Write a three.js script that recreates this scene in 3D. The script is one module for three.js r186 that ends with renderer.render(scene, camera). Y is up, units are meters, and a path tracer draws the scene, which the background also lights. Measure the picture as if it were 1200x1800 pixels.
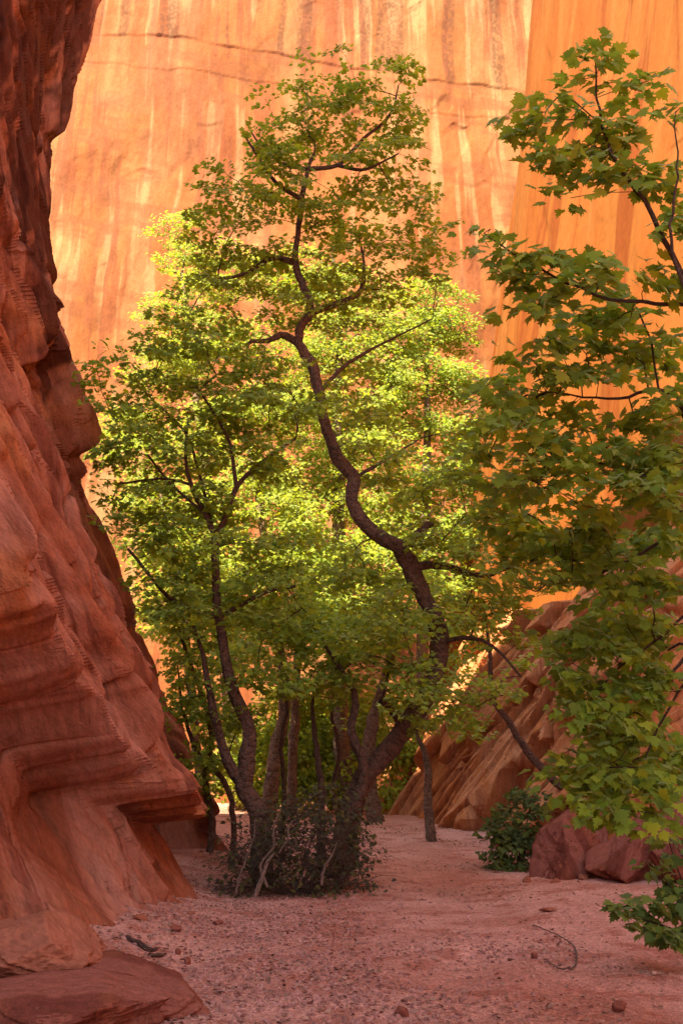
import * as THREE from 'three';
import { mergeGeometries } from 'three/addons/utils/BufferGeometryUtils.js';

// ---------------------------------------------------------------- camera, sky, sun, exposure
const scene = new THREE.Scene();
const EYE = 1.5, F = 1751, TILT = 15.3 * Math.PI / 180;
const camera = new THREE.PerspectiveCamera(2 * Math.atan(900 / F) * 180 / Math.PI, 1200 / 1800, 0.1, 400);
camera.position.set(0, EYE, 0);
camera.rotation.x = TILT;
const renderer = new THREE.WebGLRenderer({ antialias: true });
renderer.toneMapping = THREE.LinearToneMapping;
renderer.toneMappingExposure = 4.5;
renderer.shadowMap.enabled = true;
const SKY = 1.32;
const SUN = new THREE.Vector3(-0.38, 0.82, 0.42).normalize();
// open summer sky, white balanced for the shade: pale near the horizon, deeper overhead, a little brighter round the sun
{
  const w = 256, h = 128, d = new Float32Array(w * h * 4), dir = new THREE.Vector3();
  for (let j = 0, k = 0; j < h; j++) for (let i = 0; i < w; i++, k += 4) {
    const el = ((j + 0.5) / h - 0.5) * Math.PI, az = ((i + 0.5) / w - 0.5) * 2 * Math.PI;
    dir.set(Math.cos(el) * Math.cos(az), Math.sin(el), Math.cos(el) * Math.sin(az));
    const up = Math.pow(Math.max(0, dir.y), 0.55), glow = 1 + 0.5 * Math.pow(Math.max(0, dir.dot(SUN)), 6);
    const c = [0.41 - 0.15 * up, 0.41 - 0.135 * up, 0.44 - 0.1 * up];
    for (let n = 0; n < 3; n++) d[k + n] = c[n] * glow * SKY;
    d[k + 3] = 1;
  }
  const t = new THREE.DataTexture(d, w, h, THREE.RGBAFormat, THREE.FloatType);
  t.mapping = THREE.EquirectangularReflectionMapping; t.magFilter = t.minFilter = THREE.LinearFilter; t.colorSpace = THREE.LinearSRGBColorSpace; t.needsUpdate = true;
  scene.background = t; scene.environment = t;
}
const sun = new THREE.DirectionalLight(new THREE.Color(1, 0.85, 0.6), 5.0);
sun.name = 'sun';
sun.position.copy(SUN).multiplyScalar(90).add(new THREE.Vector3(0, 0, -20));
sun.target.position.set(0, 0, -20);
sun.castShadow = true;
Object.assign(sun.shadow.camera, { left: -45, right: 45, top: 60, bottom: -60, near: 1, far: 220 });
sun.shadow.mapSize.set(4096, 4096);
scene.add(sun, sun.target);

// ---------------------------------------------------------------- helpers
function rng(seed) { let a = seed >>> 0; return () => { a = (a + 0x6D2B79F5) | 0; let t = Math.imul(a ^ (a >>> 15), 1 | a); t = (t + Math.imul(t ^ (t >>> 7), 61 | t)) ^ t; return ((t ^ (t >>> 14)) >>> 0) / 4294967296; }; }
const clamp = (x, a = 0, b = 1) => x < a ? a : x > b ? b : x;
const lerp = (a, b, t) => a + (b - a) * t;
const sm = (a, b, x) => { const t = clamp((x - a) / (b - a)); return t * t * (3 - 2 * t); };
const h2 = (x, y, s) => { let h = Math.imul(x, 374761393) ^ Math.imul(y, 668265263) ^ Math.imul(s, 1274126177); h = Math.imul(h ^ (h >>> 13), 1274126177); return ((h ^ (h >>> 16)) >>> 0) / 4294967296; };
function n2(x, y, s = 0) {            // value noise, -1..1
  const xi = Math.floor(x), yi = Math.floor(y), fx = x - xi, fy = y - yi;
  const u = fx * fx * fx * (fx * (fx * 6 - 15) + 10), v = fy * fy * fy * (fy * (fy * 6 - 15) + 10);
  const a = h2(xi, yi, s), b = h2(xi + 1, yi, s), c = h2(xi, yi + 1, s), d = h2(xi + 1, yi + 1, s);
  return (a + (b - a) * u + (c - a) * v + (a - b - c + d) * u * v) * 2 - 1;
}
function fbm(x, y, o = 4, s = 0) { let a = 0.5, r = 0; for (let i = 0; i < o; i++) { r += a * n2(x, y, s + i * 17); x = x * 2.03 + 5.1; y = y * 2.03 + 1.7; a *= 0.5; } return r; }
const ridge = (x, y, o, s) => { let a = 0.5, r = 0; for (let i = 0; i < o; i++) { r += a * (1 - Math.abs(n2(x, y, s + i * 13)) * 2); x = x * 2.1 + 3; y = y * 2.1 + 7; a *= 0.5; } return r; };
// broken rock plates: every cell of a jittered grid is a flat tilted facet with its own height; returns [height, nearness to the joint]
const PL = [0, 0, 0, 0];
function plates(u, v, s, tilt = 1, soft = 0.16) {
  const ui = Math.floor(u), vi = Math.floor(v);
  let d1 = 9, d2 = 9, bu = 0, bv = 0, bx = 0, by = 0, cu = 0, cv = 0, cx2 = 0, cy2 = 0;
  for (let j = -1; j <= 1; j++) for (let i = -1; i <= 1; i++) {
    const cx = ui + i, cy = vi + j, px = cx + h2(cx, cy, s), py = cy + h2(cx, cy, s + 1);
    const d = (px - u) * (px - u) + (py - v) * (py - v);
    if (d < d1) { d2 = d1; cu = bu; cv = bv; cx2 = bx; cy2 = by; d1 = d; bu = u - px; bv = v - py; bx = cx; by = cy; } else if (d < d2) { d2 = d; cu = u - px; cv = v - py; cx2 = cx; cy2 = cy; }
  }
  const e = Math.sqrt(d2) - Math.sqrt(d1), k = 0.5 * (1 - clamp(e / soft));      // a short ramp instead of a jump at each joint
  const va = h2(bx, by, s + 2) - 0.5 + tilt * (bu * (h2(bx, by, s + 3) - 0.5) + bv * (h2(bx, by, s + 4) - 0.5));
  const vb = h2(cx2, cy2, s + 2) - 0.5 + tilt * (cu * (h2(cx2, cy2, s + 3) - 0.5) + cv * (h2(cx2, cy2, s + 4) - 0.5));
  PL[0] = va + (vb - va) * k; PL[1] = e; PL[2] = bu + (cu - bu) * k; PL[3] = bv + (cv - bv) * k;
  return PL;
}
function curve(tab, x) {              // smooth piecewise curve through [x, y] pairs
  if (x <= tab[0][0]) return tab[0][1];
  for (let i = 1; i < tab.length; i++) if (x <= tab[i][0]) {
    const [x0, y0] = tab[i - 1], [x1, y1] = tab[i], p = tab[i - 2] || tab[i - 1], q = tab[i + 1] || tab[i];
    const t = (x - x0) / (x1 - x0), w = x1 - x0, m0 = (y1 - p[1]) / (x1 - p[0] || 1) * w, m1 = (q[1] - y0) / (q[0] - x0 || 1) * w;
    const t2 = t * t, t3 = t2 * t;
    return (2 * t3 - 3 * t2 + 1) * y0 + (t3 - 2 * t2 + t) * m0 + (-2 * t3 + 3 * t2) * y1 + (t3 - t2) * m1;
  }
  return tab[tab.length - 1][1];
}
const ramp = (...seg) => { const out = []; for (const [a, b, d] of seg) { const n = Math.max(1, Math.round((b - a) / d)); for (let i = 0; i < n; i++) out.push(a + (b - a) * i / n); } out.push(seg[seg.length - 1][1]); return out; };
const V = (x, y, z) => new THREE.Vector3(x, y, z);
// the point at distance d down the canyon that the survey sighted at (px, py) of the photograph
const ct = Math.cos(TILT), st = Math.sin(TILT);
function at(px, py, d) { const a = (px - 600) / F, b = (900 - py) / F, f = ct - b * st; return V(a / f * d, EYE + (b * ct + st) / f * d, -d); }
const used = {};
function numbered(name) { const n = used[name] = (used[name] ?? -1) + 1; return n ? `${name}_${String(n).padStart(3, '0')}` : name; }
function shade(o) { o.traverse(c => { if (c.isMesh) { c.castShadow = true; c.receiveShadow = true; } }); return o; }
function struct(name, geo, mat) { const m = new THREE.Mesh(geo, mat); m.name = name; m.userData.kind = 'structure'; scene.add(shade(m)); return m; }
function tag(o, label, category, group) { o.userData.label = label; o.userData.category = category; if (group) o.userData.group = group; return o; }
function thing(name, label, category, p = V(0, 0, 0), group) { const g = new THREE.Group(); g.name = numbered(name); g.position.copy(p); scene.add(g); return tag(g, label, category, group); }
function part(name, geo, mat, parent) { const m = new THREE.Mesh(geo, mat); m.name = name; parent.add(shade(m)); return m; }
function grid(nu, nv, fn) {           // sheet of nu x nv points; fn(i, j, out) fills x y z u v
  const pos = new Float32Array(nu * nv * 3), uv = new Float32Array(nu * nv * 2), idx = new Uint32Array((nu - 1) * (nv - 1) * 6), o = [0, 0, 0, 0, 0];
  for (let j = 0, k = 0; j < nv; j++) for (let i = 0; i < nu; i++, k++) { fn(i, j, o); pos[k * 3] = o[0]; pos[k * 3 + 1] = o[1]; pos[k * 3 + 2] = o[2]; uv[k * 2] = o[3]; uv[k * 2 + 1] = o[4]; }
  for (let j = 0, k = 0; j < nv - 1; j++) for (let i = 0; i < nu - 1; i++) { const a = j * nu + i, b = a + 1, c = a + nu, d = c + 1; idx[k++] = a; idx[k++] = b; idx[k++] = d; idx[k++] = a; idx[k++] = d; idx[k++] = c; }
  const g = new THREE.BufferGeometry();
  g.setAttribute('position', new THREE.BufferAttribute(pos, 3)); g.setAttribute('uv', new THREE.BufferAttribute(uv, 2)); g.setIndex(new THREE.BufferAttribute(idx, 1));
  g.computeVertexNormals();
  return g;
}
// broken rock: sharp normals where faces turn by more than the crease, smooth elsewhere; uv laid in metres on whichever plane each face lies along
function crisp(g, crease = 0.86, keep = false) {
  const T = g.attributes.uv.array, P = g.attributes.position.array, N = g.attributes.normal.array, C = g.attributes.color?.array, I = g.index.array, n = I.length;
  const pos = new Float32Array(n * 3), nor = new Float32Array(n * 3), uv = new Float32Array(n * 2), col = C ? new Float32Array(n * 3) : null;
  for (let f = 0; f < n; f += 3) {
    const a = I[f] * 3, b = I[f + 1] * 3, c = I[f + 2] * 3;
    const ux = P[b] - P[a], uy = P[b + 1] - P[a + 1], uz = P[b + 2] - P[a + 2], vx = P[c] - P[a], vy = P[c + 1] - P[a + 1], vz = P[c + 2] - P[a + 2];
    let nx = uy * vz - uz * vy, ny = uz * vx - ux * vz, nz = ux * vy - uy * vx; const l = Math.hypot(nx, ny, nz) || 1; nx /= l; ny /= l; nz /= l;
    const ax = Math.abs(nx), ay = Math.abs(ny), az = Math.abs(nz);
    for (let k = 0; k < 3; k++) {
      const i = I[f + k] * 3, o = (f + k) * 3, q = (f + k) * 2, soft = nx * N[i] + ny * N[i + 1] + nz * N[i + 2] > crease;
      pos[o] = P[i]; pos[o + 1] = P[i + 1]; pos[o + 2] = P[i + 2];
      nor[o] = soft ? N[i] : nx; nor[o + 1] = soft ? N[i + 1] : ny; nor[o + 2] = soft ? N[i + 2] : nz;
      if (C) { col[o] = C[i]; col[o + 1] = C[i + 1]; col[o + 2] = C[i + 2]; }
      if (keep) { uv[q] = T[I[f + k] * 2]; uv[q + 1] = T[I[f + k] * 2 + 1]; } else if (az > ax && az > ay) { uv[q] = P[i] * 2; uv[q + 1] = P[i + 1]; } else if (ay > ax * 1.6) { uv[q] = -P[i + 2]; uv[q + 1] = P[i] * 1.2; } else { uv[q] = -P[i + 2]; uv[q + 1] = P[i + 1]; }
    }
  }
  const r = new THREE.BufferGeometry();
  r.setAttribute('position', new THREE.BufferAttribute(pos, 3)); r.setAttribute('normal', new THREE.BufferAttribute(nor, 3)); r.setAttribute('uv', new THREE.BufferAttribute(uv, 2)); if (col) r.setAttribute('color', new THREE.BufferAttribute(col, 3));
  return r;
}
const srgb = x => { x = clamp(x); return Math.round(255 * (x <= 0.0031308 ? x * 12.92 : 1.055 * Math.pow(x, 1 / 2.4) - 0.055)); };
function tex(w, h, fn, color = true, wrap = THREE.MirroredRepeatWrapping) {
  const d = new Uint8Array(w * h * 4), o = [0, 0, 0];
  for (let j = 0, k = 0; j < h; j++) for (let i = 0; i < w; i++, k += 4) {
    fn(i / w, j / h, o);
    if (color) { d[k] = srgb(o[0]); d[k + 1] = srgb(o[1]); d[k + 2] = srgb(o[2]); } else d[k] = d[k + 1] = d[k + 2] = Math.round(255 * clamp(o[0]));
    d[k + 3] = 255;
  }
  const t = new THREE.DataTexture(d, w, h, THREE.RGBAFormat);
  t.magFilter = THREE.LinearFilter; t.minFilter = THREE.LinearMipmapLinearFilter; t.generateMipmaps = true; t.wrapS = t.wrapT = wrap;
  if (color) t.colorSpace = THREE.SRGBColorSpace;
  t.needsUpdate = true;
  return t;
}
const scaled = (t, sx, sy) => { const c = t.clone(); c.repeat.set(sx, sy); c.needsUpdate = true; return c; };
const mix3 = (o, c, t) => { o[0] += (c[0] - o[0]) * t; o[1] += (c[1] - o[1]) * t; o[2] += (c[2] - o[2]) * t; };

// ---------------------------------------------------------------- surface materials
const grainBump = tex(512, 512, (u, v, o) => { o[0] = 0.5 + 0.5 * fbm(u * 22, v * 22, 5, 3) + 0.22 * n2(u * 200, v * 200, 9); }, false);
const streakBump = tex(512, 512, (u, v, o) => { const w = fbm(u * 6, v * 3, 3, 5) * 1.2; o[0] = 0.55 + 0.4 * fbm(u * 34 + w, v * 7, 5, 4) + 0.05 * n2(u * 240, v * 240, 8); }, false);
// sandstone of the near walls: one texture tile is 8 m wide, uv in metres (along the wall, up the wall)
const wallColor = tex(1024, 1024, (u, v, o) => {
  const x = u * 8, y = v * 8, w = fbm(x * 0.9, y * 0.5, 3, 21) * 0.8;
  o[0] = 0.28; o[1] = 0.085; o[2] = 0.042;
  mix3(o, [0.36, 0.15, 0.1], clamp(0.5 + 1.3 * fbm(x * 1.4 + w, y * 0.35, 4, 31)));
  mix3(o, [0.16, 0.045, 0.025], sm(0.08, 0.4, fbm(x * 2.6 + w * 2, y * 0.32, 5, 41)) * 0.8);
  mix3(o, [0.38, 0.13, 0.05], sm(0.15, 0.45, fbm(x * 0.8, y * 0.9, 4, 51)) * 0.7);
  const g = 1 + 0.16 * n2(x * 45, y * 45, 61) + 0.28 * fbm(x * 14, y * 6, 3, 71);
  o[0] *= g; o[1] *= g; o[2] *= g;
});
const wallMat = new THREE.MeshPhysicalMaterial({ specularIntensity: 0.2, name: 'red sandstone', map: scaled(wallColor, 1 / 14, 1 / 8), bumpMap: scaled(streakBump, 1 / 7, 1 / 2.2), bumpScale: 0.05, roughness: 0.92 });
const strataColor = tex(1024, 1024, (u, v, o) => {
  const x = u * 8, y = v * 8, w = fbm(x * 0.7, y * 0.5, 3, 121) * 1.1;
  o[0] = 0.38; o[1] = 0.13; o[2] = 0.042;
  mix3(o, [0.42, 0.18, 0.085], clamp(0.4 + 1.5 * fbm(x * 2.2 + w, y * 0.5, 4, 131)));
  mix3(o, [0.3, 0.1, 0.045], sm(0.14, 0.42, fbm(x * 4 + w * 2, y * 0.6, 5, 141)) * 0.8);
  const g = 1 + 0.2 * n2(x * 45, y * 45, 161) + 0.25 * fbm(x * 12, y * 8, 3, 171);
  o[0] *= g; o[1] *= g; o[2] *= g;
});
const strataMat = new THREE.MeshPhysicalMaterial({ specularIntensity: 0.2, name: 'orange bedded sandstone', map: scaled(strataColor, 1 / 8, 1 / 8), bumpMap: scaled(streakBump, 1 / 5, 1 / 2), bumpScale: 0.05, roughness: 0.92 });
const sandColor = tex(1024, 1024, (u, v, o) => {
  const x = u * 6, y = v * 6;
  o[0] = 0.47; o[1] = 0.21; o[2] = 0.155;
  mix3(o, [0.6, 0.31, 0.245], clamp(0.5 + 1.4 * fbm(x * 1.1, y * 1.1, 4, 221)));
  mix3(o, [0.38, 0.13, 0.085], sm(0.1, 0.5, fbm(x * 3, y * 3, 5, 231)) * 0.7);
  const g = 1 + 0.3 * n2(x * 70, y * 70, 241) + 0.25 * fbm(x * 24, y * 24, 3, 251);
  o[0] *= g; o[1] *= g; o[2] *= g;
});
const sandMat = new THREE.MeshPhysicalMaterial({ specularIntensity: 0.2, name: 'pink sand', map: scaled(sandColor, 1 / 6, 1 / 6), bumpMap: scaled(grainBump, 1 / 1.3, 1 / 1.3), bumpScale: 0.03, roughness: 0.97 });

// ---------------------------------------------------------------- ground
function groundY(x, z) {
  const s = -z;
  let y = s < 15 ? 0 : 0.055 * (Math.min(s, 28) - 15);
  y += 0.02 * fbm(x * 2.2 + 0.6 * z, z * 0.7, 3, 315) + 0.09 * fbm(x * 0.35, z * 0.3, 3, 301) + 0.035 * fbm(x * 1.3, z * 1.1, 3, 311);
  y += 0.16 * sm(1.2, 3.2, x) * sm(20, 14, s) * sm(9, 13, s);               // low bank of sand before the slabs
  y += 0.22 * sm(-1.2, -2.6, x) * sm(24, 20, s);                            // sand banked against the left foot
  return y;
}
{
  const xs = ramp([-160, -40, 12], [-40, -6, 2], [-6, -3, 0.12], [-3, 5, 0.035], [5, 9, 0.15], [9, 45, 2.5], [45, 160, 12]), zs = ramp([-70, -30, 2.5], [-30, -18, 0.09], [-18, -6, 0.035], [-6, 6, 0.4], [6, 160, 6]);
  const g = grid(xs.length, zs.length, (i, j, o) => {
    const x = xs[i], z = zs[zs.length - 1 - j];
    const rough = clamp(0.35 + 1.6 * fbm(x * 0.5, z * 0.45, 3, 331));
    o[0] = x; o[2] = z; o[1] = groundY(x, z) + rough * (0.018 * fbm(x * 6, z * 6, 3, 321) + 0.014 * Math.max(0, n2(x * 15, z * 15, 341)));
    o[3] = x; o[4] = -z;
  });
  struct('ground', g, sandMat);
}

// ---------------------------------------------------------------- left canyon wall
const PROFILE = [[-1, -1.6], [0, -2.02], [0.6, -2.12], [1.2, -2.28], [3.2, -3.08], [5.1, -3.9], [8.3, -4.85], [12.5, -5.5], [15, -5.45], [17.5, -5.0], [22, -3.7], [30, -2.2]];
const LIP = [[6, 3.9], [8, 3.6], [9, 3.2], [10, 2.7], [11, 2.1], [12, 1.6], [13.5, 1.25], [15, 1.1]];
const CRACKS = [[9.6, 0.1, 0.2, 2.4], [10.7, -0.1, 0, 1.7], [11.7, 0.12, 0, 1.4], [12.9, 0.1, 0, 1.2], [10.4, 0.3, 2.7, 6], [11.6, 0.28, 2.2, 7], [12.6, 0.33, 1.8, 6], [11.2, 0.2, 5, 11], [13.5, 0.3, 2.5, 8], [14.4, 0.2, 5, 13], [13, 0.15, 9, 16]];
function leftWallX(s, h) {
  let x = curve(PROFILE, h);
  const low = 1 - sm(7, 11, h);
  // plates run up the wall with a slight slant
  const wu = 0.7 * fbm(s * 0.5, h * 0.3, 4, 401) + 0.12 * n2(s * 3, h * 3, 405), wv = 0.7 * fbm(s * 0.5 + 9, h * 0.3, 3, 411) + 0.1 * n2(s * 2.5, h * 2.5, 415);
  let r = 0;
  plates((s + 0.3 * h) / 2.0 + wu * 0.3, h / 6 + wv * 0.25, 421, 0.9, 0.13);
  r += PL[0] * lerp(0.24, 0.6, low) - (0.45 * PL[3] + 0.22 * PL[2]) * lerp(0.15, 1, low) - 0.25 * Math.exp(-Math.pow(PL[1] / 0.05, 2)) * low;
  plates((s + 0.35 * h) / 0.95 + wu * 0.35, h / 3.4 + wv * 0.4, 431, 1.5, 0.28);
  r += PL[0] * lerp(0.1, 0.28, low) - (0.25 * PL[3] + 0.14 * PL[2]) * lerp(0.2, 1, low) - 0.2 * Math.exp(-Math.pow(PL[1] / 0.11, 2));
  plates((s + 0.4 * h) / 0.42 + wu * 0.7, h / 1.7 + wv * 0.6, 441, 1, 0.5);
  r += PL[0] * lerp(0.04, 0.1, low) - 0.05 * PL[3] - 0.1 * PL[2] - 0.06 * Math.exp(-Math.pow(PL[1] / 0.2, 2));
  r += 0.05 * fbm(s * 0.9 + wu, h * 0.4, 4, 451) + 0.03 * fbm(s * 3, h * 4, 4, 461);
  r += (1 - low) * 0.3 * fbm(s * 0.9 + h * 0.12, h * 0.16, 3, 471);
  for (const [s0, k, h0, h1] of CRACKS) if (h > h0 - 0.3 && h < h1 + 0.3) { const e = (s - s0 - k * (h - h0) + 0.12 * n2(h * 1.3, s0, 475) + 0.04 * n2(h * 5, s0, 476)) / 0.05; if (e > -3 && e < 3) r -= 0.34 * Math.exp(-e * e) * sm(h0 - 0.2, h0 + 0.3, h) * sm(h1 + 0.2, h1 - 0.6, h); }
  // hollows
  const hol = sm(0.2, 0.5, fbm(s * 1.1 + 3, h * 0.42, 3, 481)); r -= 0.22 * hol * sm(1.5, 4, h);
  // the lip and the undercut below it, with ribs that flare to the ground
  const on = sm(15.4, 14.9, s);
  if (on > 0) {
    const lip = curve(LIP, s) + 0.12 * n2(s * 1.7, 3, 491) + 0.04 * n2(s * 6.3, 5, 492);
    const w = 0.12 + 0.2 * Math.max(0, lip - 1.1), rec = 0.75 + 0.3 * sm(13.5, 10, s);
    const under = sm(lip, lip - w, h) * on;
    const rib = 0.5 + 0.5 * Math.sin(s * 3.1 + 1.6 * n2(s * 0.7, h * 0.3, 495));
    const flare = Math.pow(clamp(1 - h / (1.15 + 0.5 * rib)), 1.35);
    const foot = -2.0 - 0.1 * rib, in_ = curve(PROFILE, lip) - rec + 0.12 * (rib - 0.5);
    let xu = lerp(in_, foot, flare);
    plates((s - 0.25 * h) / 0.62 + wu * 0.4, h / 3.2 + wv * 0.6, 497, 0.9);
    xu += PL[0] * 0.34 - 0.4 * Math.exp(-Math.pow(PL[1] / 0.05, 2)) * sm(0, 0.4, h);
    const bulge = sm(lip + 0.5, lip, h) * 0.12 * (1 - under);
    x = lerp(x + r + bulge, xu + 0.35 * r, under);
  } else x += r;
  // the dark cleft and the wall behind it
  const cl = sm(14.95, 15.1, s) * sm(16.45, 16.3, s) * sm(5.6, 4.2, h + 0.3 * n2(h * 0.8, s, 499));
  x -= 2.4 * cl + 1.1 * sm(16.2, 16.5, s) * sm(18.6, 18.2, s) * sm(4.6, 4.1, h);
  x += 0.16 * sm(13, 14.4, s) * sm(15.05, 14.9, s) * sm(6, 4, h);
  // nearer and farther the wall falls back
  if (s < 9) x -= (9 - s) * 0.17;
  const s0 = 17 + 2 * (1 - sm(3, 8, h)); if (s > s0) x -= (s - s0) * (0.3 + 1.2 * sm(1, 9, h) + 0.1 * Math.min(s - s0, 8)) * sm(0, 1.2, s - s0);
  return x;
}
{
  const ss = ramp([-14, 2, 1], [2, 8.4, 0.12], [8.4, 15, 0.022], [15, 20, 0.026], [20, 26, 0.3], [26, 60, 2]), hs = ramp([-0.6, 9, 0.03], [9, 19, 0.05], [19, 33, 0.35]);
  hs.push(33.5, 34);
  const g = grid(ss.length, hs.length, (i, j, o) => {
    const s = ss[i], h = Math.min(hs[j], curve([[-14, 34], [11, 34], [12.2, 33], [13.6, 19], [15, 18.2], [17.3, 18], [18.2, 11], [22, 6], [26, 5], [60, 5]], s) + hs[j] * 0.01);  // unseen wall top: heights shaped to shade the floor and admit sun behind
    const x = leftWallX(s, h) - 6 * Math.max(0, hs[j] - h - 1e-9 > 0.5 ? 1 : 0) - (j === hs.length - 1 ? 40 : 0);
    o[0] = x; o[1] = h; o[2] = -s; o[3] = s + 1.8 * (x - curve(PROFILE, h)); o[4] = h + 0.8 * (x - curve(PROFILE, h));
  });
  // patchy dark streaks in the vertex colour, heavier up the high bulge
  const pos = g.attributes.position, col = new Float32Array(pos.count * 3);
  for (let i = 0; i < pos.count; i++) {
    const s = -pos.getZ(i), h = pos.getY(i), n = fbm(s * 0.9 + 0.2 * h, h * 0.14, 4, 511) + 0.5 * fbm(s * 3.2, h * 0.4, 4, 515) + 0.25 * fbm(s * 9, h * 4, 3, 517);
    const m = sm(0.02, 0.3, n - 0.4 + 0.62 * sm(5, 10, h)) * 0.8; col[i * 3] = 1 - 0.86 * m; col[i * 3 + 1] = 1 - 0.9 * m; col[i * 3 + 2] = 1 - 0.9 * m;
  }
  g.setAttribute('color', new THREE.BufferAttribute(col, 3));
  const high = wallMat.clone(); high.vertexColors = true; high.name = 'dark streaked red sandstone';
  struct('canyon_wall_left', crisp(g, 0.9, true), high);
}

// ---------------------------------------------------------------- right canyon side: bedded rock slope
const FOOT = [[1, -34.5], [1.3, -29.5], [1.75, -27], [2.3, -25], [2.9, -22], [3.55, -19.2], [4.4, -18], [6.2, -17.6], [7.4, -14], [7.8, -8], [7.8, 0], [7.6, 14]];
const footCurve = new THREE.CatmullRomCurve3(FOOT.map(p => V(p[0], 0, p[1])), false, 'centripetal');
const footLen = footCurve.getLength();
{
  const ts = ramp([0, 4, 0.3], [4, 21, 0.03], [21, footLen, 0.4]), hs = ramp([-0.6, 8, 0.03], [8, 15, 0.12]);
  hs.push(15.2, 15.3);
  const base = ts.map(t => footCurve.getPointAt(Math.min(1, t / footLen)));
  const g = grid(ts.length, hs.length, (i, j, o) => {
    const t = ts[i], top = 6.3 + 9 * sm(15, 23, t) + 0.5 * n2(t * 0.7, 1, 581), h = hs[j] > top ? top + 0.12 * (hs[j] - top) : hs[j], f = base[i];
    let off = 0.5 * h + (h > 6 ? -0.12 * (h - 6) : 0) + Math.max(0, hs[j] - top) * 0.9;
    const wu = fbm(t * 0.4, h * 0.3, 4, 501), wv = fbm(t * 0.4 + 5, h * 0.3, 3, 511);
    let r = 0;
    plates((t - 0.5 * h) / 2.6 + wu * 0.6, h / 5 + wv * 0.4, 521, 0.8); r += PL[0] * 0.8 - 0.45 * PL[3] - 0.3 * Math.exp(-Math.pow(PL[1] / 0.06, 2));
    plates((t - 0.5 * h) / 0.95 + wu * 0.7, h / 3.2 + wv * 0.6, 531, 1); r += PL[0] * 0.45 - 0.28 * PL[3] - 0.3 * Math.exp(-Math.pow(PL[1] / 0.07, 2));
    plates((t - 0.5 * h) / 0.36 + wu * 1.4, h / 1.5 + wv * 1.2, 541, 1); r += PL[0] * 0.12 - 0.1 * PL[3];
    r += 0.16 * ridge(t * 0.5 - h * 0.25, h * 0.3, 3, 551) + 0.02 * fbm(t * 3, h * 3, 3, 561);
    r -= 0.35 * sm(0.15, 0.45, fbm((t - 0.5 * h) * 0.6, h * 0.35 + 3, 3, 571)) * sm(0.4, 1.2, h);
    off -= r * sm(-0.4, 0.5, h);
    if (j >= hs.length - 2) off = j === hs.length - 1 ? 30 : 9;
    o[0] = f.x + off * 0.944; o[1] = h; o[2] = f.z - off * 0.33; o[3] = t - 2.2 * r; o[4] = h * 1.15;
  });
  const m = struct('canyon_wall_right', crisp(g), strataMat);
  m.material.side = THREE.DoubleSide;
}

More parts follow.
